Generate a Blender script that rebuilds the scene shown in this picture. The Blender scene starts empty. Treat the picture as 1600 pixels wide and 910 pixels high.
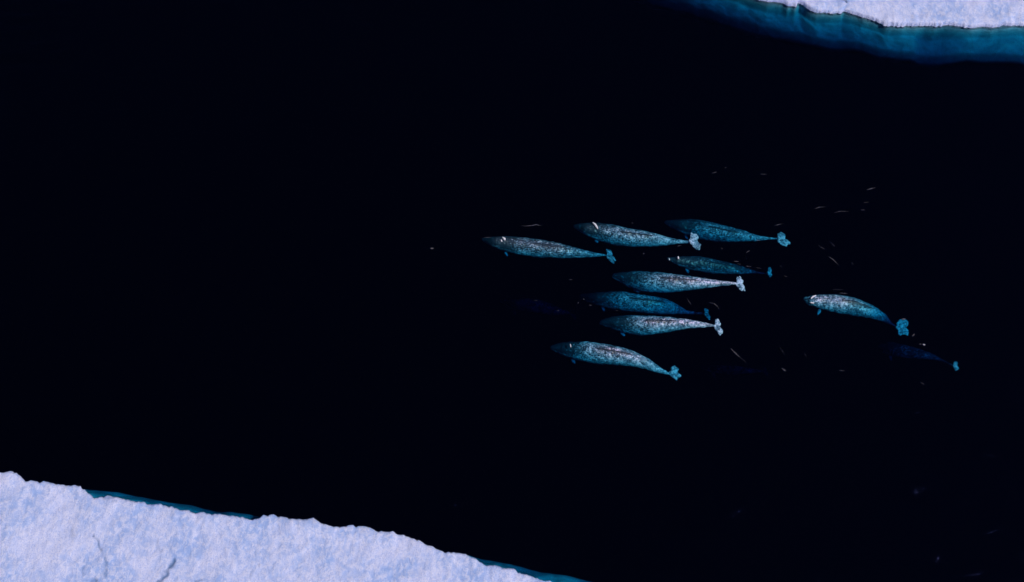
import bpy, bmesh, math, random
import numpy as np
from mathutils import Vector, noise, kdtree, Matrix

random.seed(7)
R = math.radians
scene = bpy.context.scene
COL = scene.collection

# ------------------------------------------------------------------ camera
PITCH = R(62.0); DIST = 58.9; HFOV = R(34.0)
cam_data = bpy.data.cameras.new('camera'); cam = bpy.data.objects.new('camera', cam_data); COL.objects.link(cam)
cam_data.sensor_width = 36.0; cam_data.lens = 18.0 / math.tan(HFOV / 2)
cam_data.clip_end = 6000.0
CAM = Vector((0, -DIST * math.cos(PITCH), DIST * math.sin(PITCH)))
cam.location = CAM
cam.rotation_euler = (math.pi / 2 - PITCH, 0, 0)
scene.camera = cam

# ------------------------------------------------------------------ light
SUN_EL, SUN_AZ = R(56.0), R(118.0)      # azimuth clockwise from north (+y): the sun stands high in the east
world = bpy.data.worlds.new('World'); scene.world = world; world.use_nodes = True
wn = world.node_tree.nodes; wl = world.node_tree.links
sky = wn.new('ShaderNodeTexSky'); sky.sky_type = 'NISHITA'; sky.sun_disc = False
sky.sun_elevation = SUN_EL; sky.sun_rotation = SUN_AZ; sky.air_density = 1.0; sky.dust_density = 0.3; sky.ozone_density = 2.0
wl.new(sky.outputs[0], wn['Background'].inputs[0]); wn['Background'].inputs[1].default_value = 0.06
sl = bpy.data.lights.new('sun', 'SUN'); sl.energy = 2.8; sl.angle = R(0.5); sl.color = (1.0, 0.93, 0.93)
sun = bpy.data.objects.new('sun', sl); COL.objects.link(sun)
sdir = Vector((math.sin(SUN_AZ) * math.cos(SUN_EL), math.cos(SUN_AZ) * math.cos(SUN_EL), math.sin(SUN_EL)))
sun.rotation_euler = sdir.to_track_quat('Z', 'Y').to_euler()
sun.location = sdir * 60
vs = scene.view_settings
vs.view_transform = 'Standard'; vs.look = 'None'; vs.exposure = 0.0; vs.gamma = 1.0; vs.use_curve_mapping = False
scene.cycles.transparent_max_bounces = 24
scene.cycles.max_bounces = 6

# ------------------------------------------------------------------ helpers
FPX = 800.0 / math.tan(HFOV / 2)
FW = Vector((0, math.cos(PITCH), -math.sin(PITCH))); UP = Vector((0, math.sin(PITCH), math.cos(PITCH)))
def at(px, py, z=0.0):
    """point of height z seen at a place of the 1600x910 photograph"""
    d = FW + Vector((1, 0, 0)) * ((px - 800) / FPX) + UP * ((455 - py) / FPX)
    t = (z - CAM.z) / d.z
    return CAM + d * t
M_PER_PX = DIST / FPX

def tag(o, label=None, cat=None, group=None, kind=None):
    if label: o['label'] = label
    if cat: o['category'] = cat
    if group: o['group'] = group
    if kind: o['kind'] = kind
    return o
def link_mesh(name, verts, faces, mats, parent=None, smooth=True, loc=None):
    me = bpy.data.meshes.new(name); me.from_pydata([tuple(v) for v in verts], [], faces); me.update()
    for m in (mats if isinstance(mats, (list, tuple)) else [mats]): me.materials.append(m)
    if smooth: me.polygons.foreach_set('use_smooth', [True] * len(me.polygons))
    o = bpy.data.objects.new(name, me); COL.objects.link(o)
    if loc is not None: o.location = loc
    if parent: o.parent = parent
    return o
def empty(name, loc):
    o = bpy.data.objects.new(name, None); COL.objects.link(o); o.location = loc; return o
def fbm(x, y, z=0.0, octv=4, h=0.9):
    return noise.fractal(Vector((x, y, z)), h, 2.1, octv)
def interp(x, pts, k):
    return float(np.interp(x, [p[0] for p in pts], [p[k] for p in pts]))
def smoothstep(a, b, x):
    t = max(0.0, min(1.0, (x - a) / (b - a))); return t * t * (3 - 2 * t)

class NT:
    def __init__(s, name):
        s.m = bpy.data.materials.new(name); s.m.use_nodes = True; s.t = s.m.node_tree; s.n = s.t.nodes; s.n.clear()
        s.out = s.n.new('ShaderNodeOutputMaterial')
    def node(s, typ, **kw):
        n = s.n.new(typ)
        for k, v in kw.items():
            if k in n.inputs.keys(): n.inputs[k].default_value = v
            else: setattr(n, k, v)
        return n
    def link(s, a, b): s.t.links.new(a, b)
    def math(s, op, a, b=None, c=None, clamp=False):
        n = s.n.new('ShaderNodeMath'); n.operation = op; n.use_clamp = clamp
        for i, v in enumerate((a, b, c)):
            if v is None: continue
            if isinstance(v, (int, float)): n.inputs[i].default_value = v
            else: s.link(v, n.inputs[i])
        return n.outputs[0]
    def mix(s, f, a, b):
        n = s.n.new('ShaderNodeMix'); n.data_type = 'RGBA'
        for sock, v in ((n.inputs[0], f), (n.inputs[6], a), (n.inputs[7], b)):
            if isinstance(v, (int, float)): sock.default_value = v
            elif isinstance(v, tuple): sock.default_value = (*v, 1.0)
            else: s.link(v, sock)
        return n.outputs[2]
    def ramp(s, f, lo, hi):
        n = s.n.new('ShaderNodeMapRange'); n.clamp = True; n.interpolation_type = 'SMOOTHSTEP'
        n.inputs[1].default_value = lo; n.inputs[2].default_value = hi; s.link(f, n.inputs[0]); return n.outputs[0]
    def noise(s, vec, scale, detail=4.0, rough=0.5, dist=0.0):
        n = s.node('ShaderNodeTexNoise', Scale=scale, Detail=detail, Roughness=rough, Distortion=dist)
        s.link(vec, n.inputs['Vector']); return n.outputs['Fac']

# ------------------------------------------------------------------ materials
def mat_snow():
    t = NT('snow'); tc = t.node('ShaderNodeTexCoord').outputs['Object']
    mp = t.node('ShaderNodeMapping'); mp.inputs['Scale'].default_value = (1.0, 0.80, 1.0); mp.inputs['Rotation'].default_value = (0, 0, R(14)); t.link(tc, mp.inputs[0])
    big = t.noise(mp.outputs[0], 0.6, 7, 0.72, 0.4)
    mid = t.noise(mp.outputs[0], 5.5, 6, 0.7, 0.3)
    fine = t.noise(tc, 20.0, 5, 0.75)
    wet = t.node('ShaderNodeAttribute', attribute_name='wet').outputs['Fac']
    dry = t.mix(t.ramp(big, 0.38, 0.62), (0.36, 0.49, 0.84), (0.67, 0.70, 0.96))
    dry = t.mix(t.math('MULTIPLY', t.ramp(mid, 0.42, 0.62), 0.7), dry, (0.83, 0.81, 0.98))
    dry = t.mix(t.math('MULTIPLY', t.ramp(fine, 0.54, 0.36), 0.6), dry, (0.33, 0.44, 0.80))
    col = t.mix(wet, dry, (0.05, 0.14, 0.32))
    b = t.node('ShaderNodeBsdfPrincipled', Roughness=0.75); t.link(col, b.inputs['Base Color'])
    h = t.math('ADD', t.math('MULTIPLY', mid, 0.5), t.math('MULTIPLY', fine, 0.22))
    bp = t.node('ShaderNodeBump', Strength=0.75, Distance=0.11); t.link(h, bp.inputs['Height']); t.link(bp.outputs[0], b.inputs['Normal'])
    t.link(b.outputs[0], t.out.inputs[0]); return t.m
def mat_ice(name, c1, c2):
    t = NT(name); tc = t.node('ShaderNodeTexCoord').outputs['Object']
    n1 = t.noise(tc, 1.1, 6, 0.68, 0.6); n2 = t.noise(tc, 7.0, 5, 0.6)
    col = t.mix(t.ramp(n1, 0.35, 0.65), c1, c2)
    b = t.node('ShaderNodeBsdfPrincipled', Roughness=0.45); t.link(col, b.inputs['Base Color'])
    bp = t.node('ShaderNodeBump', Strength=0.4, Distance=0.08); t.link(n2, bp.inputs['Height']); t.link(bp.outputs[0], b.inputs['Normal'])
    t.link(b.outputs[0], t.out.inputs[0]); return t.m
def mat_water():
    t = NT('sea_water'); tc = t.node('ShaderNodeTexCoord').outputs['Object']
    mp = t.node('ShaderNodeMapping'); mp.inputs['Scale'].default_value = (0.8, 1.3, 1.0); t.link(tc, mp.inputs[0])
    a = t.noise(mp.outputs[0], 1.6, 5, 0.6, 0.6); b_ = t.noise(mp.outputs[0], 0.22, 3, 0.5)
    bp = t.node('ShaderNodeBump', Strength=0.9, Distance=0.065); t.link(t.math('ADD', a, t.math('MULTIPLY', b_, 1.5)), bp.inputs['Height'])
    fr = t.node('ShaderNodeFresnel', IOR=1.33); t.link(bp.outputs[0], fr.inputs['Normal'])
    gl = t.node('ShaderNodeBsdfGlossy', Roughness=0.06); gl.inputs['Color'].default_value = (0.30, 0.36, 0.95, 1); t.link(bp.outputs[0], gl.inputs['Normal'])
    tr = t.node('ShaderNodeBsdfTransparent')
    mx = t.node('ShaderNodeMixShader'); t.link(fr.outputs[0], mx.inputs[0]); t.link(tr.outputs[0], mx.inputs[1]); t.link(gl.outputs[0], mx.inputs[2])
    t.link(mx.outputs[0], t.out.inputs['Surface'])
    va = t.node('ShaderNodeVolumeAbsorption', Density=5.5); va.inputs['Color'].default_value = (0.0, 0.742, 0.838, 1)
    t.link(va.outputs[0], t.out.inputs['Volume'])
    return t.m
def mat_seabed():
    t = NT('mud'); tc = t.node('ShaderNodeTexCoord').outputs['Object']
    b = t.node('ShaderNodeBsdfPrincipled', Roughness=0.9)
    t.link(t.mix(t.noise(tc, 0.3), (0.05, 0.045, 0.035), (0.09, 0.08, 0.06)), b.inputs['Base Color'])
    t.link(b.outputs[0], t.out.inputs[0]); return t.m
def mat_foam_glints():
    t = NT('foam_glints'); tc = t.node('ShaderNodeTexCoord').outputs['Object']
    al = t.node('ShaderNodeAttribute', attribute_name='thick').outputs['Fac']
    n = t.ramp(t.noise(tc, 22.0, 4, 0.7), 0.30, 0.62)
    b = t.node('ShaderNodeBsdfDiffuse'); b.inputs[0].default_value = (0.78, 0.74, 0.86, 1)  # pale colour that paints ripple glints as well as foamy dabs
    mx = t.node('ShaderNodeMixShader'); t.link(t.math('MULTIPLY', al, n, clamp=True), mx.inputs[0])
    t.link(t.node('ShaderNodeBsdfTransparent').outputs[0], mx.inputs[1]); t.link(b.outputs[0], mx.inputs[2])
    t.link(mx.outputs[0], t.out.inputs[0]); return t.m
def mat_skin():
    t = NT('mottled_skin')
    tc = t.node('ShaderNodeAttribute', attribute_name='skinpos').outputs['Vector']     # metres along and around the body
    oi = t.node('ShaderNodeObjectInfo').outputs['Random']
    off = t.node('ShaderNodeVectorMath', operation='ADD'); t.link(tc, off.inputs[0])
    cx = t.node('ShaderNodeCombineXYZ'); t.link(t.math('MULTIPLY', oi, 37.0), cx.inputs[0]); t.link(t.math('MULTIPLY', oi, 11.0), cx.inputs[2]); t.link(cx.outputs[0], off.inputs[1])
    v = off.outputs[0]
    mp = t.node('ShaderNodeMapping'); mp.inputs['Scale'].default_value = (0.8, 1.15, 1.15); t.link(v, mp.inputs[0])
    dark = t.node('ShaderNodeAttribute', attribute_name='pigment').outputs['Fac']
    sp = t.noise(mp.outputs[0], 18.0, 3, 0.65, 0.2)
    sp2 = t.noise(mp.outputs[0], 5.0, 5, 0.65, 0.5)
    sp3 = t.noise(mp.outputs[0], 27.0, 2, 0.6)
    off2 = t.node('ShaderNodeVectorMath', operation='ADD'); t.link(v, off2.inputs[0]); off2.inputs[1].default_value = (5.3, 2.1, 9.7)
    sp4 = t.noise(off2.outputs[0], 16.0, 3, 0.7, 0.3)
    s = t.math('ADD', t.math('MULTIPLY', sp, 0.60), t.math('ADD', t.math('MULTIPLY', sp2, 0.22), t.math('MULTIPLY', sp3, 0.18)))
    thr = t.math('SUBTRACT', s, t.math('MULTIPLY_ADD', dark, 0.24, 0.372))             # spots grow and merge where the skin is darker
    pale = t.ramp(thr, -0.03, 0.05)
    col = t.mix(pale, (0.026, 0.038, 0.060), t.mix(t.ramp(t.math('SUBTRACT', t.math('ADD', t.math('MULTIPLY', sp4, 0.58), t.math('MULTIPLY', sp2, 0.42)), t.math('MULTIPLY', dark, 0.14)), 0.43, 0.54), (0.17, 0.25, 0.37), (0.90, 0.80, 1.0)))  # pale skin specks; broader bright patches paint in wet highlights and rippled light
    b = t.node('ShaderNodeBsdfPrincipled', Roughness=0.42); t.link(col, b.inputs['Base Color'])
    bp = t.node('ShaderNodeBump', Strength=0.3, Distance=0.02); t.link(sp2, bp.inputs['Height']); t.link(bp.outputs[0], b.inputs['Normal'])
    t.link(b.outputs[0], t.out.inputs[0]); return t.m
def mat_plain(name, c, rough):
    t = NT(name); tc = t.node('ShaderNodeTexCoord').outputs['Object']
    b = t.node('ShaderNodeBsdfPrincipled', Roughness=rough)
    t.link(t.mix(t.noise(tc, 30.0), tuple(x * 0.8 for x in c), c), b.inputs['Base Color'])
    t.link(b.outputs[0], t.out.inputs[0]); return t.m
M_SNOW, M_WATER, M_BED, M_FOAM_GLINTS, M_SKIN = mat_snow(), mat_water(), mat_seabed(), mat_foam_glints(), mat_skin()
M_ICE = mat_ice('submerged_ice', (0.26, 0.34, 0.44), (0.54, 0.62, 0.74))
M_WALL = mat_ice('wall_ice', (0.16, 0.26, 0.36), (0.36, 0.48, 0.58))  # darker blue-grey than the ledge ice
M_EYE = mat_plain('eye_black', (0.02, 0.02, 0.02), 0.15)
M_FROTH = mat_plain('froth_white', (0.80, 0.78, 0.84), 0.7)

# ------------------------------------------------------------------ sea and seabed
W = 2500.0
def box(name, z0, z1, mat):
    v = [(-W, -W, z0), (W, -W, z0), (W, W, z0), (-W, W, z0), (-W, -W, z1), (W, -W, z1), (W, W, z1), (-W, W, z1)]
    f = [(0, 3, 2, 1), (4, 5, 6, 7), (0, 1, 5, 4), (1, 2, 6, 5), (2, 3, 7, 6), (3, 0, 4, 7)]
    return link_mesh(name, v, f, mat, smooth=False)
tag(box('water', -40.0, 0.0, M_WATER), kind='structure')
tag(box('seabed', -42.0, -40.004, M_BED), kind='structure')

# ------------------------------------------------------------------ ice floes
EDGE_NEAR = [(-400,690),(-250,705),(-120,722),(-50,730),(0,736),(20,736),(30,741),(37,748),(39,752),(48,749),(55,751),(62,753),(69,751),(88,755),(104,757),(125,758),(128,763),(138,769),(145,776),(157,776),(171,774),(192,777),(208,782),(226,784),(231,787),(247,786),(261,790),(277,793),(298,798),(309,801),(316,798),(324,801),(336,803),(345,801.5),(356,804),(369,806),(379,807),(394,809.5),(405,808),(411,803),(416,805),(426,803),(439,806),(457,810),(472,810.5),(489,808),(499,814),(506,818),(521,821),(540,822),(547,817.5),(557,821),(570,821),(581,824),(592,830),(600,829),(613,829),(622,834),(634,836),(647,841),(658,845),(663,849),(676,853),(685,857),(694,861.5),(708,861),(721,862.5),(735,868),(746,874),(760,882),(773,881),(784,885.6),(798,887),(814,895),(827,897),(838,902),(850,906.5),(861,906),(870,910.4),(900,920),(960,932),(1050,955),(1150,975),(1300,1010),(1500,1050),(1800,1110),(2000,1150)]
# visible outer edge of the ledge under the water: px, py, depth
LEDGE_NEAR = [(-400,700),(0,752),(100,764),(122,763),(129,762),(161,762),(185,765),(208,770),(231,774),(254,779),(277,783),(300,785),(319,789),(356,795),(384,799),(409,804),(430,810),(600,836),(694,864),(720,863),(744,869),(769,872),(791,877),(814,880),(847,889),(892,896),(915,901),(937,906),(960,911),(1100,940),(1300,990),(2000,1135)]
EDGE_FAR = [(700,-80),(900,-60),(1000,-45),(1100,-25),(1150,-12),(1187,0),(1199,4),(1212,3.5),(1223,5.6),(1232,10),(1237,8.5),(1244,11.6),(1246,6.5),(1250,5),(1255,8.5),(1261,14),(1268,18),(1277,21),(1289,20),(1300,21.5),(1315,20),(1318,17),(1328,21.5),(1337,24),(1351,29),(1364,32),(1375,36),(1384,41),(1405,41.6),(1420,41),(1431,41.6),(1446,39.7),(1461,42),(1476,39.7),(1497,41.6),(1521,44),(1536,42),(1551,44),(1566,41.6),(1589,40),(1600,41),(1650,44),(1750,40),(1900,46),(2100,40)]
LEDGE_FAR = [(700,-75),(900,-35),(1028,0),(1066,9),(1103,21),(1131,31),(1159,38),(1187,47),(1216,54),(1253,60),(1272,64),(1300,68),(1328,69),(1347,72),(1375,81),(1412,86),(1450,87),(1487,88),(1525,89),(1562,88),(1600,92),(1750,96),(2100,92)]
# wet hollows, melt cracks in the snow: pixel polylines with a width in px
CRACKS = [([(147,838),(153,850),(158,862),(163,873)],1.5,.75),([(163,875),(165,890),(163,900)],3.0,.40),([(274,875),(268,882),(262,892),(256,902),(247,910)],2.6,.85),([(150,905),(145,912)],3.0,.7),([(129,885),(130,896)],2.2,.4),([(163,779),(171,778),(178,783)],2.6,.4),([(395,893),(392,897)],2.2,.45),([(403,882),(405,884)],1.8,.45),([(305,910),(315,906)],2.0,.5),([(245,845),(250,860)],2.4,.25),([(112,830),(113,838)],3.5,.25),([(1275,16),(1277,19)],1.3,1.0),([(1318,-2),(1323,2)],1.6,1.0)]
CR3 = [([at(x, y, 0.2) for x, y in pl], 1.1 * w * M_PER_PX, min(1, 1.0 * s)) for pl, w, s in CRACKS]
def crack(x, y):
    g = 0.0
    for pl, w, s in CR3:
        if abs(x - pl[0].x) > 2.0 or abs(y - pl[0].y) > 2.2: continue
        for a, b in zip(pl, pl[1:]):
            dx, dy = b.x - a.x, b.y - a.y; L = dx * dx + dy * dy + 1e-9
            t = max(0, min(1, ((x - a.x) * dx + (y - a.y) * dy) / L))
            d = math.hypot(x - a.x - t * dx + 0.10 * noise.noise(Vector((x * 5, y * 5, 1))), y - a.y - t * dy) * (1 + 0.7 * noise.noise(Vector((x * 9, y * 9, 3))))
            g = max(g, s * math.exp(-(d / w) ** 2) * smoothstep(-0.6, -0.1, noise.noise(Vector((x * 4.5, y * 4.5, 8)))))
    return g

def build_floe(edge, ledge, sign, hz, edge_z, inner_depth, outer_depth, label, loc, dx=0.026, lo=-20.0, hi=20.0):
    """sign = +1: the ice lies to the south (the near floe); -1: to the north"""
    E = sorted((p.x, p.y) for p in (at(x, y, edge_z) for x, y in edge))
    OUT = sorted((at(x, y, -outer_depth(x)).x, at(x, y, -outer_depth(x)).y, outer_depth(x)) for x, y in ((px_, py_ + (2.0 if sign > 0 else 0.0)) for px_, py_ in ledge))
    xs = list(np.arange(-60, lo, 1.0)) + list(np.arange(lo, hi, dx)) + list(np.arange(hi, 62, 1.0))
    SM = {}
    ex = np.array([e[0] for e in E]); ey = np.array([e[1] for e in E])
    slope0 = (ey[1] - ey[0]) / (ex[1] - ex[0]) * 0.5; slope1 = (ey[-1] - ey[-2]) / (ex[-1] - ex[-2]) * 0.5
    def y_edge(x):
        if x < ex[0]: y = ey[0] + (x - ex[0]) * slope0
        elif x > ex[-1]: y = ey[-1] + (x - ex[-1]) * slope1
        else: y = float(np.interp(x, ex, ey))
        return y
    def jit(x):
        return 0.035 * fbm(x * 4.0, 1.7 * sign, 0, 5, 0.55) + sign * (0.06 * abs(noise.noise(Vector((x * 5.5, sign, 0)))) + 0.03 * abs(noise.noise(Vector((x * 13, sign, 4)))) - 0.025)
    yb_ = [y_edge(x) for x in xs]; jt = [jit(x) for x in xs]; ye = [a + b for a, b in zip(yb_, jt)]
    k = 33; pad = np.pad(np.array(yb_), k, mode='edge'); sm = np.convolve(pad, np.ones(2 * k + 1) / (2 * k + 1), 'valid')
    # ---- snow on top
    ds = [0.0, 0.012, 0.03, 0.055] + list(np.arange(0.09, 6.5, 0.045)) + list(np.arange(6.6, 12, 0.3)) + list(np.geomspace(12.5, 150, 14))
    V = []; wet = []
    for d in ds:
        w = math.exp(-d / 0.9); rnd = 1 - (1 - min(1, d / 0.10)) ** 2
        for i, x in enumerate(xs):
            y = yb_[i] * w + sm[i] * (1 - w) + jt[i] * math.exp(-d / 0.16) - sign * d
            hh = 0.045 * fbm(x * 0.7, y * 0.6, 5, 3) + 0.022 * fbm(x * 2.3, y * 2.3, 9, 3, 0.8)
            lip = 0.05 * math.exp(-((d - 0.25) / 0.22) ** 2) * max(0, fbm(x * 1.6, 4.4, 1, 3) + 0.5)
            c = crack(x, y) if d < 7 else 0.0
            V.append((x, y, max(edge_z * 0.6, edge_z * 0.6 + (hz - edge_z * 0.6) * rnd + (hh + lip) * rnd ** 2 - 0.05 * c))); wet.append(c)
    n = len(xs); F = []
    for j in range(len(ds) - 1):
        for i in range(n - 1):
            q = (j * n + i, j * n + i + 1, (j + 1) * n + i + 1, (j + 1) * n + i)
            F.append(q if sign < 0 else q[::-1])
    root = empty('ice_floe', loc); tag(root, label, 'ice floe')
    Lc = Vector(loc)
    o = link_mesh('snow_cover', [Vector(v) - Lc for v in V], F, M_SNOW, root)
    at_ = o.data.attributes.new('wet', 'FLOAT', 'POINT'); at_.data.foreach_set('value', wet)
    # ---- ice wall, darker than the ledge, cut a little under the snow, and the drowned ledge with its drop-off
    xs2 = xs[::2] if len(xs) % 2 else xs[::2] + [xs[-1]]
    idx = list(range(0, len(xs), 2)); idx += [] if idx[-1] == len(xs) - 1 else [len(xs) - 1]
    xs2 = [xs[i] for i in idx]; ye2 = [ye[i] for i in idx]; ys2 = [yb_[i] for i in idx]; m = len(xs2)
    V = []; rows = 7
    for r in range(rows):
        t = r / (rows - 1)
        for x, y, y2 in zip(xs2, ye2, ys2):
            y += (y2 - y) * min(1, t * 2)
            z = edge_z * 0.6 + 0.004 + (-0.40 - edge_z * 0.6) * t
            yy = y + sign * (-0.012 + 0.03 * t + 0.015 * fbm(x * 5, z * 5, 2, 3) * t)
            V.append(Vector((x, yy, z)) - Lc)
    F = []
    for j in range(rows - 1):
        for i in range(m - 1):
            q = (j * m + i, (j + 1) * m + i, (j + 1) * m + i + 1, j * m + i + 1)
            F.append(q if sign < 0 else q[::-1])
    link_mesh('ice_wall', V, F, M_WALL, root)
    ts = list(np.linspace(0, 1, 26)); V = []
    for j, t in enumerate(ts):
        for x, y in zip(xs2, ys2):
            yo = interp(x, OUT, 1); dz = interp(x, OUT, 2)
            if x < OUT[0][0]: yo = y + sign * 0.3
            if x > OUT[-1][0]: yo = y + sign * 0.3
            yi = y + sign * 0.0
            z = -(0.10 + (inner_depth - 0.10) * min(1, t / 0.14) + (dz - inner_depth) * t ** 1.4 + 0.28 * smoothstep(0.80, 1.0, t) ** 1.5) + smoothstep(0.0, 0.25, t) * (0.11 * fbm(x * 0.9, (yi + t) * 1.3, 8, 5) - 0.20 * smoothstep(0.1, 0.6, fbm(x * 0.45, 3, 6, 3)))
            V.append(Vector((x, yi + (yo - yi) * t, min(z, -0.07))) - Lc)
    for k2, (dd, dy) in enumerate(((0.35, -0.12), (1.0, -0.75), (2.4, -2.4), (5.0, -6.0))):
        for i, x in enumerate(xs2):
            b = V[(len(ts) - 1) * m + i] + Lc
            V.append(Vector((x, b.y + sign * (dy + 0.08 * fbm(x, dd, 3, 3)), b.z - dd)) - Lc)
    F = []
    for j in range(len(ts) + 3):
        for i in range(m - 1):
            q = (j * m + i, (j + 1) * m + i, (j + 1) * m + i + 1, j * m + i + 1)
            F.append(q if sign < 0 else q[::-1])
    link_mesh('submerged_ledge', V, F, M_ICE, root)
    return root

build_floe(EDGE_NEAR, LEDGE_NEAR, +1, 0.20, 0.18, 0.35, lambda x: 0.66,
           'broad snow-covered ice floe with thin melt cracks, filling the lower left corner', (0, -14.0, 0))
build_floe(EDGE_FAR, LEDGE_FAR, -1, 0.16, 0.04, 0.42, lambda x: float(np.interp(x, [1000, 1250, 1400, 1600], [1.15, 0.95, 0.74, 0.66])),
           'snow-covered ice floe in the upper right with a wide blue ledge showing under water', (9.0, 14.0, 0))

# ------------------------------------------------------------------ narwhals
def make_narwhal(top, bot, fluke, depth, label, dark=(0.9, 0.45, 0.1), flipper=None, froth=None, ridge=1.0, seed=0, voxel=0.017, eyes=True):
    """top/bot: outline of the body in photo pixels, nose first; depth: (s, depth of the back) pairs;
    fluke: (tip a, tip b, root, chord px, depth); dark: pigment of head, back, flank"""
    x0, x1 = top[0][0], top[-1][0]
    N = 74; K = 36; raw = []
    for i in range(N):
        s = i / (N - 1); s2 = s ** 1.25 if s < 0.999 else 1.0
        px = x0 + (x1 - x0) * s2
        yt = interp(px, top, 1); yb = interp(px, bot, 1)
        raw.append([s2, px, (yt + yb) / 2, max(0.6, (yb - yt) / 2)])
    for it in range(3):                                             # relax the traced values
        raw = [raw[0]] + [[b[0], b[1], (a[2] + 2 * b[2] + c[2]) / 4, (a[3] + 2 * b[3] + c[3]) / 4] for a, b, c in zip(raw, raw[1:], raw[2:])] + [raw[-1]]
    pts = []; rs = []; ss = []
    for s, px, py, hw in raw:
        r = hw * M_PER_PX
        d = interp(s, depth, 1)
        d += 0.04; pts.append(at(px, py, -(d + r))); rs.append(r); ss.append(s)
    mid = pts[N // 2].copy(); verts = []; faces = []; info = []
    for i in range(N):
        T = (pts[min(N - 1, i + 1)] - pts[max(0, i - 1)]).normalized()
        side = T.cross(Vector((0, 0, 1))).normalized(); upv = side.cross(T).normalized()
        if upv.z < 0: upv = -upv
        for k in range(K):
            a = 2 * math.pi * k / K                                  # 0 = spine
            rr = rs[i] * (1.0 + 0.03 * noise.noise(Vector((ss[i] * 14, math.cos(a), math.sin(a) + seed * 3))))
            rg = ridge * 0.035 * smoothstep(0.36, 0.44, ss[i]) * (1 - smoothstep(0.66, 0.74, ss[i])) * math.exp(-(min(a, 2 * math.pi - a) / 0.13) ** 2)
            p = pts[i] + upv * (math.cos(a) * rr * (1.0 if math.cos(a) > 0 else 0.92) + rg) + side * math.sin(a) * rr
            verts.append(p - mid); info.append((ss[i], a, rs[i]))
    nose_i = len(verts); T0 = (pts[0] - pts[1]).normalized(); verts.append(pts[0] + T0 * rs[0] * 0.6 - mid); info.append((0, 0, rs[0]))
    tail_i = len(verts); T1 = (pts[-1] - pts[-2]).normalized(); verts.append(pts[-1] + T1 * 0.03 - mid); info.append((1, 0, rs[-1]))
    for i in range(N - 1):
        for k in range(K):
            faces.append((i * K + k, i * K + (k + 1) % K, (i + 1) * K + (k + 1) % K, (i + 1) * K + k))
    for k in range(K):
        faces.append((nose_i, (k + 1) % K, k)); faces.append((tail_i, (N - 1) * K + k, (N - 1) * K + (k + 1) % K))
    # --- tail fluke: two rounded lobes with a notch, thin and slightly wavy
    def plate(root, outline, thick):
        c = sum(outline, Vector()) / len(outline); b0 = len(verts); n = len(outline)
        rings = ((1.0, 0.15), (0.86, 0.6), (0.5, 1.0))
        for zs in (1, -1):
            for f, th in rings:
                for q in outline:
                    p = c.lerp(q, f); verts.append(p + Vector((0, 0, zs * thick * th)) - mid); info.append((1.2, 0, 0.1))
            verts.append(c + Vector((0, 0, zs * thick)) - mid); info.append((1.2, 0, 0.1))
        blk = 3 * n + 1
        for h in (0, 1):
            o = b0 + h * blk
            for rr_ in range(2):
                for j in range(n):
                    q = (o + rr_ * n + j, o + rr_ * n + (j + 1) % n, o + (rr_ + 1) * n + (j + 1) % n, o + (rr_ + 1) * n + j)
                    faces.append(q if h == 0 else q[::-1])
            for j in range(n):
                q = (o + 2 * n + j, o + 2 * n + (j + 1) % n, o + 3 * n); faces.append(q if h == 0 else q[::-1])
        for j in range(n):
            faces.append((b0 + j, b0 + blk + j, b0 + blk + (j + 1) % n, b0 + (j + 1) % n))
    if fluke:
        ta, tb, rt, chord, fd = fluke
        rp = at(*rt, -fd); A = at(*ta, -fd); B = at(*tb, -fd)
        axd = (B - A).normalized(); ax = Vector((-axd.y, axd.x, 0)); ax = ax if ax.x > 0 else -ax
        ch = ax * chord * 0.88 * M_PER_PX; base = (A + B) / 2 - ch * 0.45; rp = base.copy()
        for tip in (A, B):
            sp = (tip - (A + B) / 2) * 0.94; sp.z = 0
            half = [(-0.10, -0.10), (0.16, -0.04), (0.45, 0.08), (0.75, 0.16), (0.95, 0.28), (1.02, 0.46), (0.98, 0.66), (0.86, 0.84), (0.62, 0.98), (0.36, 0.98), (0.14, 0.84), (0.02, 0.78), (-0.10, 0.50)]
            ol = []
            NN = len(half)
            for j in range(NN):
                for q in (0.0, 0.33, 0.67):
                    u = half[j][0] * (1 - q) + half[(j + 1) % NN][0] * q; w = half[j][1] * (1 - q) + half[(j + 1) % NN][1] * q
                    jg = 1 + 0.30 * noise.noise(Vector(((j + q) * 0.9, seed * 2.3, sp.y * 5))) + 0.16 * noise.noise(Vector(((j + q) * 2.1, seed * 1.3, sp.y * 9)))
                    p = rp + sp * u * jg + ch * (0.5 + (w - 0.5) * jg)
                    p.z = rp.z + 0.03 * noise.noise(p * 4 + Vector((0, 0, seed)))
                    ol.append(p)
            if (ol[6] - ol[0]).cross(ol[20] - ol[0]).z < 0: ol.reverse()
            plate(rp, ol, 0.030)
        # the narrow stock runs on into the fluke
        if (rp - pts[-1]).length > 0.02:
            b0 = len(verts); e = rp + (rp - pts[-1]).normalized() * 0.10; ax = (e - pts[-1]).normalized(); sd = ax.cross(Vector((0, 0, 1))).normalized(); u2 = sd.cross(ax)
            for f in (-0.1, 0.15, 0.4, 0.65, 0.9, 1.0):
                for k in range(12):
                    a = 2 * math.pi * k / 12; rr = max(0.028, rs[-1] * (1 - f) + 0.03 * f)
                    verts.append(pts[-1].lerp(e, f) + (sd * math.cos(a) + u2 * math.sin(a)) * rr - mid); info.append((1.05, 0.0, rr))
            for i in range(5):
                for k in range(12):
                    faces.append((b0 + i * 12 + k, b0 + (i + 1) * 12 + k, b0 + (i + 1) * 12 + (k + 1) % 12, b0 + i * 12 + (k + 1) % 12))
            faces.append(tuple(b0 + k for k in range(12))); faces.append(tuple(b0 + 60 + k for k in range(12))[::-1])
    # --- flippers: short upturned paddles low on both sides behind the head
    fi = int(N * 0.27)
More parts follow.
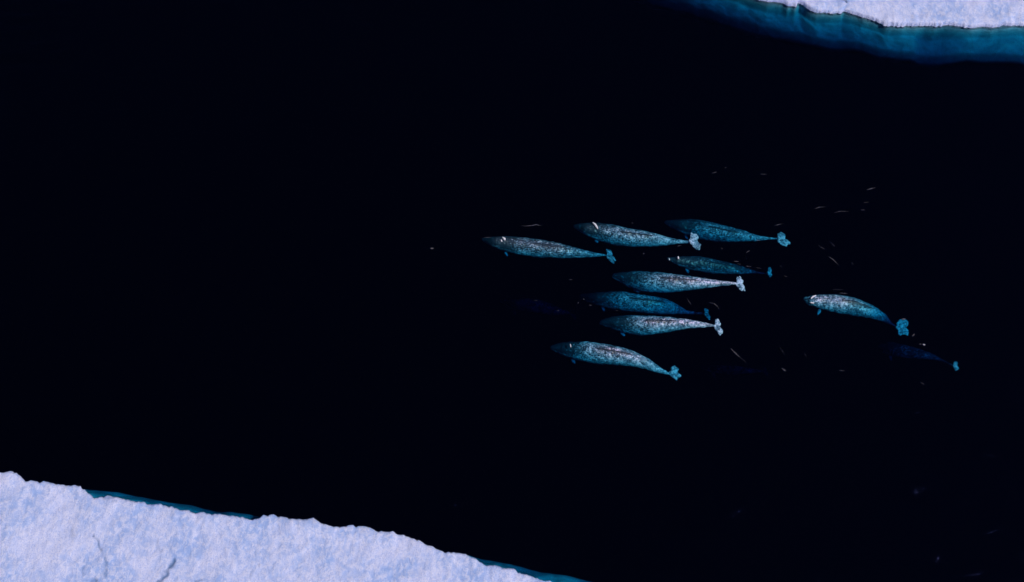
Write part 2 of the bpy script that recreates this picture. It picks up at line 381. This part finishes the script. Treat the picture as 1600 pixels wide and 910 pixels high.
    T = (pts[fi + 1] - pts[fi - 1]).normalized(); side = T.cross(Vector((0, 0, 1))).normalized()
    if side.y > 0: side = -side                                     # the side turned to the camera
    for sg in (1, -1):
        root_p = pts[fi] + side * sg * rs[fi] * 0.75 - Vector((0, 0, rs[fi] * 0.75))
        L = 0.20; dirv = (side * sg * 0.6 + T * 0.6 - Vector((0, 0, 0.45))).normalized()
        if flipper and sg == 1:
            tip = at(flipper[0], flipper[1], root_p.z + 0.06); dirv = (tip - root_p); L = max(0.18, dirv.length * 0.9); dirv.normalize()
        cr = dirv.cross(Vector((0, 0, 1))).normalized(); ol = []
        for j in range(14):
            a = 2 * math.pi * j / 14
            ol.append(root_p + dirv * (L * 0.5 + L * 0.55 * math.cos(a)) + cr * 0.06 * math.sin(a) * (1.0 - 0.15 * math.cos(a)))
        if (ol[3] - ol[0]).cross(ol[7] - ol[0]).z < 0: ol.reverse()
        plate(root_p, ol, 0.028)
    # --- one continuous skin
    me = bpy.data.meshes.new('tmp'); me.from_pydata([tuple(v) for v in verts], [], faces)
    tmp = bpy.data.objects.new('tmp', me); COL.objects.link(tmp)
    bm = bmesh.new(); bm.from_mesh(me); bmesh.ops.recalc_face_normals(bm, faces=bm.faces); bm.to_mesh(me); bm.free()
    md = tmp.modifiers.new('remesh', 'REMESH'); md.mode = 'VOXEL'; md.voxel_size = voxel; md.use_smooth_shade = True
    ms = tmp.modifiers.new('smooth', 'SMOOTH'); ms.factor = 0.5; ms.iterations = 2
    dg = bpy.context.evaluated_depsgraph_get(); body_me = bpy.data.meshes.new_from_object(tmp.evaluated_get(dg))
    bpy.data.objects.remove(tmp); bpy.data.meshes.remove(me)
    body_me.name = 'body'; body_me.materials.clear(); body_me.materials.append(M_SKIN)
    kd = kdtree.KDTree(len(verts))
    for i, v in enumerate(verts): kd.insert(v, i)
    kd.balance()
    pig = []; sk = []
    hd, bk, fl = dark
    for v in body_me.vertices:
        _, i, _ = kd.find(v.co); s, a, r = info[i]
        if s > 1.1: p = 0.16 + 0.35 * fl + 0.5 * noise.noise(v.co * 6)
        else:
            dz = (1 + math.cos(a)) / 2                              # 1 on the spine, 0 on the belly
            dorsal = smoothstep(0.42, 0.97, dz)
            rearw = 1 - 0.6 * smoothstep(0.45, 0.95, s)
            p = fl + (bk - fl) * dorsal * rearw
            p += (hd - p) * (1 - smoothstep(0.10, 0.36, s)) * smoothstep(0.50, 0.82, dz)
            p += 1.8 * ridge * smoothstep(0.38, 0.44, s) * (1 - smoothstep(0.62, 0.72, s)) * math.exp(-(((a if a < math.pi else a - 2 * math.pi)) / 0.11) ** 2)
            p += 0.18 * noise.noise(Vector((s * 9, a * 1.3, seed * 5.1)))
        pig.append(p)
        sk.extend((v.co.x, v.co.y, v.co.z))
    nrm = [v.normal.copy() for v in body_me.vertices]
    for v, nn in zip(body_me.vertices, nrm):
        c = v.co; v.co = c + nn * (0.016 * noise.noise(Vector((c.x * 7, c.y * 7, c.z * 7 + seed))) + 0.012 * noise.noise(Vector((c.x * 16, c.y * 16, c.z * 16 + seed))))
    a_ = body_me.attributes.new('pigment', 'FLOAT', 'POINT'); a_.data.foreach_set('value', pig)
    a_ = body_me.attributes.new('skinpos', 'FLOAT_VECTOR', 'POINT'); a_.data.foreach_set('vector', sk)
    body_me.polygons.foreach_set('use_smooth', [True] * len(body_me.polygons))
    root = empty('narwhal', mid); tag(root, label, 'narwhal', 'narwhals swimming to the left below the surface')
    b = bpy.data.objects.new('body', body_me); COL.objects.link(b); b.parent = root
    # --- eyes
    if eyes:
        ei = next(i for i in range(N) if ss[i] > 0.085)
        T = (pts[ei + 1] - pts[ei - 1]).normalized(); side = T.cross(Vector((0, 0, 1))).normalized()
        for sg in (1, -1):
            bm = bmesh.new(); bmesh.ops.create_uvsphere(bm, u_segments=12, v_segments=8, radius=0.022)
            m2 = bpy.data.meshes.new('eye'); bm.to_mesh(m2); bm.free(); m2.materials.append(M_EYE)
            e = bpy.data.objects.new('eye', m2); COL.objects.link(e); e.parent = root
            e.location = pts[ei] + side * sg * rs[ei] * 0.97 - Vector((0, 0, 0.04)) - mid
    # --- white froth modelled as tubes over the head, where the whale has just breathed
    if froth:
        for path, wd in froth:
            wd *= 1.35
            P = [at(x, y, -0.02) - mid for x, y in path]; vv = []; ff = []; n = 8
            P2 = []
            for a, c in zip(P, P[1:]):
                for q in range(5): P2.append(a.lerp(c, q / 5))
            P2.append(P[-1])
            for i, p in enumerate(P2):
                T = (P2[min(len(P2) - 1, i + 1)] - P2[max(0, i - 1)]).normalized(); sd = T.cross(Vector((0, 0, 1))).normalized()
                w = wd * M_PER_PX * (0.35 + 0.65 * math.sin(math.pi * (i + 0.8) / (len(P2) + 0.6))) * (1 + 0.35 * noise.noise(p * 14))
                for k in range(n):
                    a = 2 * math.pi * k / n; vv.append(p + sd * math.cos(a) * w + Vector((0, 0, math.sin(a) * 0.03)))
            for i in range(len(P2) - 1):
                for k in range(n): ff.append((i * n + k, i * n + (k + 1) % n, (i + 1) * n + (k + 1) % n, (i + 1) * n + k))
            ff.append(tuple(range(n))[::-1]); ff.append(tuple(len(vv) - n + k for k in range(n)))
            link_mesh('head_froth', vv, ff, M_FROTH, root)
    return root

make_narwhal([(754,372),(768,370),(787,369),(818,371),(849,375),(881,382),(912,391),(935,396),(947,398)],
             [(754,376),(768,385),(787,392),(810,399),(841,403),(881,404),(912,403),(943,400.5),(947,400)],
             ((948,388),(959,412),(947,399),13,0.30), [(0,.30),(.12,-.01),(.25,-.02),(.6,-.02),(.85,.16),(1,.3)],
             'leading dark-backed narwhal with white speckles and a broken white arc on its head',
             dark=(0.98,0.55,0.20), froth=[([(785,371),(788,373),(789,376)],1.4),([(783,375),(784,378)],1.0)], seed=1, ridge=0.3)
make_narwhal([(897,351),(911,348),(935,348),(958,351),(981,357),(1005,360),(1027,366),(1052,373),(1078,377)],
             [(897,355),(903,360),(919,369),(942,379),(966,385),(997,387),(1036,385),(1056,382),(1078,380)],
             ((1080,364),(1090,391),(1079,378),18,0.10), [(0,.30),(.12,.02),(.35,.01),(.6,.02),(.85,.10),(1,.08)],
             'narwhal with one long white stroke on its dark head and a broad pale fluke',
             dark=(0.95,0.42,0.06), flipper=(935,380), froth=[([(926,348),(930,351),(933,356),(934,358)],1.3)], seed=2, ridge=0.6)
make_narwhal([(1039,345),(1051,343),(1082,342),(1106,346),(1129,352),(1161,360),(1176,366),(1200,371),(1215,372)],
             [(1039,349),(1051,357),(1067,365),(1090,374),(1121,379),(1153,379),(1184,377),(1200,375),(1215,374)],
             ((1217,364),(1228,385),(1215,373),19,0.22), [(0,.5),(.15,.26),(.4,.20),(.7,.20),(1,.24)],
             'teal narwhal uppermost of the group, its head just right of a pale fluke',
             dark=(0.95,0.45,0.08), seed=3, ridge=0.4)
make_narwhal([(1043,402),(1059,401),(1090,400),(1114,405),(1137,410),(1161,417),(1184,425),(1200,427)],
             [(1043,406),(1056,413),(1082,423),(1114,428),(1153,429),(1168,428),(1184,427.5),(1200,429)],
             ((1202,418),(1203,434),(1198,428),8,0.40), [(0,.12),(.10,.06),(.4,.16),(.65,.24),(.82,.6),(.92,1.2),(1,1.2)],
             'smaller dark blue narwhal with tiny white head dots and a small detached-looking fluke',
             dark=(0.98,0.72,0.26), froth=[([(1059.5,401),(1060,405)],0.9),([(1045.5,404),(1046,407)],0.7)], seed=4, ridge=0.3)
make_narwhal([(957,430),(963,426),(990,423),(1034,426),(1081,432),(1120,438),(1150,441.5)],
             [(957,434),(971,442),(987,451),(1010,457),(1042,458),(1081,454),(1120,448),(1150,445)],
             ((1153,432),(1160,457),(1150,443),14,0.08), [(0,.40),(.15,.18),(.32,.05),(.5,-.03),(.85,-.035),(1,-.02)],
             'pale speckled narwhal with whitish fluke, between the two darker teal ones in mid-group',
             dark=(0.82,0.36,0.02), flipper=(1003,457), seed=5)
make_narwhal([(906,460),(930,457),(968,455),(995,460),(1034,465),(1056,475),(1070,485),(1098,489)],
             [(906,466),(928,475),(952,482),(983,487),(1002,489),(1034,492),(1070,491),(1098,491.5)],
             ((1101,481),(1108,500),(1098,490),9,0.50), [(0,.9),(.15,.42),(.35,.24),(.55,.22),(.75,.50),(.9,.95),(1,1.0)],
             'deep teal narwhal with shadowy head, just above the palest pinkish whale',
             dark=(0.90,0.42,0.08), seed=6, ridge=0.5)
make_narwhal([(938,501),(957,494),(987,493),(1018,494),(1049,496),(1081,500),(1116,507.5)],
             [(938,507),(956,514),(979,521),(1002,525),(1034,521),(1073,514),(1116,510.5)],
             ((1119,499),(1126,525),(1116,509),12,0.08), [(0,.40),(.15,.17),(.3,.03),(.45,-.03),(.85,-.03),(1,-.01)],
             'palest narwhal, pinkish white rear half with a short black spine slit and a black forehead',
             dark=(0.95,0.38,0.04), flipper=(977,526), seed=7)
make_narwhal([(861,541),(877,535),(915,534),(952,539),(981,546),(1009,559),(1027,572),(1045,583)],
             [(861,546),(877,555),(906,564),(934,569),(981,572),(1009,577),(1027,583),(1045,586)],
             ((1052,571),(1056,594),(1045,584),18,0.25), [(0,.42),(.15,.20),(.32,.03),(.5,-.035),(.75,.0),(1,.2)],
             'curved narwhal nearest the lower ice, pinkish speckled back and tail bent down to the right',
             dark=(0.94,0.40,0.06), flipper=(899,569), froth=[([(891,538),(892,543)],0.6)], seed=8)
make_narwhal([(1256,464),(1271,461),(1305,460),(1333,465),(1361,477),(1380,490),(1391,503),(1400,509)],
             [(1256,469),(1264,477),(1296,487),(1333,494),(1361,498),(1380,503),(1391,507.5),(1400,511)],
             ((1409,499),(1410,525),(1400,510),22,0.40), [(0,.12),(.12,-.02),(.4,-.02),(.65,.12),(.82,.4),(.92,1.1),(1,1.1)],
             'lone narwhal with whitewashed head and big round teal fluke, apart at the right',
             dark=(0.42,0.38,0.05), flipper=(1277,494), froth=[([(1267,467),(1270,464),(1275,462)],1.1),([(1266,473),(1272,474)],1.0)], seed=9)
make_narwhal([(1374,538),(1389,534),(1417,540),(1455,552),(1470,561),(1488,570)],
             [(1374,543),(1384,554),(1417,560),(1455,562),(1470,565),(1488,572.5)],
             ((1492,563),(1494,580),(1488,571),10,0.30), [(0,1.3),(.2,1.05),(.6,0.95),(.85,0.95),(1,.5)],
             'dim navy narwhal with only its small tail fluke bright, rearmost at the far right',
             dark=(0.95,0.55,0.35), seed=10, ridge=0.2, voxel=0.02)
make_narwhal([(783,467),(800,465),(840,467),(866,478),(890,488)],
             [(783,472),(800,484),(840,490),(866,494),(890,491)],
             ((893,482),(898,499),(890,489),9,2.4), [(0,2.2),(.5,1.85),(1,2.2)],
             'barely visible deep narwhal, a faint navy shape left of the deep teal whale',
             dark=(0.8,0.4,0.2), seed=11, ridge=0.0, voxel=0.025)
make_narwhal([(1096,572),(1115,570),(1150,572),(1175,576),(1192,579)],
             [(1096,576),(1115,583),(1150,586),(1175,583),(1192,581)],
             ((1194,574),(1197,587),(1192,580),8,2.4), [(0,2.3),(.5,1.95),(.8,1.8),(1,2.2)],
             'barely visible deep narwhal, a faint navy shape right of the curved whale\'s fluke',
             dark=(0.8,0.5,0.3), seed=12, ridge=0.0, voxel=0.025)

# ------------------------------------------------------------------ glints of ripple crests painted as pale strips, and foamy wisps
WISPS = [([(814,353),(822,353.5),(832,352.5),(838,351),(842,352.5),(848,353)],.5,.5),([(1112,271),(1120,269)],.5,.4),([(1131,262.5),(1136,262)],.5,.3),
 ([(1188,272.5),(1199,272.5)],.5,.35),([(1354,297),(1361,295),(1368,293.5)],.6,.5),([(1272,327),(1280,324),(1290,323.5)],.6,.4),([(1303,333),(1312,330.5),(1326,330.5)],.6,.4),
 ([(1345,328),(1352,328.5)],.6,.35),([(1348,317),(1358,316)],.6,.25),([(1210,353),(1217,351),(1224,349.5)],.5,.4),([(1165,396),(1169,393),(1172,392)],.6,.35),
 ([(1278,383),(1284,387),(1289,390)],.8,.3),([(1293,400),(1302,406),(1311,415)],.6,.4),([(1298,379),(1305,386)],.7,.25),([(1330,410),(1334,414)],.7,.2),
 ([(1141,544),(1147,550),(1152,555),(1157,559)],.8,.5),([(1155,558),(1162,563),(1167,568)],.6,.2),([(1221,575.5),(1225,578),(1229,581)],.8,.45),([(1311,579),(1320,579.8)],.7,.3),([(1217,541),(1222,548),(1227,556)],.8,.2),
 ([(1256,550),(1261,560)],.8,.15),([(1107,473),(1115,474),(1121,479),(1124,484)],.7,.35),([(1072,465),(1077,472),(1081,478)],.5,.3),([(1146,408.5),(1155,409)],.5,.45),
 ([(1166,416),(1174,417)],.5,.5),([(1151,412),(1158,413.5)],.5,.3),([(1180,418),(1190,420)],.5,.25),([(672,388.3),(678,388.6)],.8,.6),([(888,437),(895,437.5)],.5,.35),([(1442,538),(1446,539.5)],1.5,.95),
 ([(1436,538),(1440,538)],.9,.4),([(1425,526),(1429,522)],1.0,.45),([(1438,597),(1445,602)],.9,.25),([(1408,499),(1416,498.5)],1.0,.5),([(1300,452.5),(1318,453)],.6,.2),([(1311,458),(1325,459)],.7,.35),
 ([(834,469.5),(840,470)],.6,.35),([(869,485),(874,486)],.8,.3),([(1224,431),(1231,433)],.6,.25),([(1218,415),(1222,418)],.6,.2),([(1180,375.5),(1188,376)],.5,.5),([(1058,385),(1065,383.5)],.5,.4),([(986,348.5),(990,349)],.6,.3),
 ([(755,371.5),(768,371)],.5,.4),([(920,477),(925,477.5)],.7,.35),([(903,473),(904,474)],.9,.5),([(911,467.5),(913,468)],.8,.5),([(961,485),(966,486)],.6,.3),([(1126,387),(1130,390)],.6,.3),([(1004,396),(1007,397)],.9,.3)]
rnd = random.Random(21)
for _ in range(16):                                                  # faint stray painted glints trailing the group
    x, y = rnd.uniform(1130, 1390), rnd.uniform(255, 560); a = rnd.gauss(-0.2 if y < 340 else 0.75, 0.25); L = rnd.uniform(3, 11)
    WISPS.append(([(x, y), (x + L * .5 * math.cos(a), y + L * .5 * math.sin(a) - .5), (x + L * math.cos(a), y + L * math.sin(a))], rnd.uniform(.35, .6), rnd.uniform(.04, .12)))
vv = []; ff = []; th = []
for path, wd, al in WISPS:
    P = [at(x, y, 0.006) for x, y in path]; P2 = []
    for a, c in zip(P, P[1:]):
        for q in range(6): P2.append(a.lerp(c, q / 6))
    P2.append(P[-1]); b0 = len(vv)
    for i, p in enumerate(P2):
        T = (P2[min(len(P2) - 1, i + 1)] - P2[max(0, i - 1)]).normalized(); sd = Vector((-T.y, T.x, 0)); e = math.sin(math.pi * (i + 0.3) / (len(P2) - 0.4))
        w = wd * M_PER_PX * (0.3 + 0.9 * e) * (1 + 0.4 * noise.noise(p * 12))
        for k, (o_, h) in enumerate(((-1, 0), (0, 0.012), (1, 0))):
            vv.append(p + sd * o_ * w + Vector((0, 0, h))); th.append(0.75 * al ** 1.9 * (0.25 + 0.75 * e) * (1.0 if k == 1 else 0.5))
    for i in range(len(P2) - 1):
        for k in (0, 1): ff.append((b0 + i * 3 + k, b0 + i * 3 + k + 1, b0 + (i + 1) * 3 + k + 1, b0 + (i + 1) * 3 + k))
fo = link_mesh('foam_glints', vv, ff, M_FOAM_GLINTS)
a_ = fo.data.attributes.new('thick', 'FLOAT', 'POINT'); a_.data.foreach_set('value', th)
tag(fo, 'thin faint painted ripple glints and foamy wisps scattered on the dark water around the whales', 'foam_glints', kind='stuff')
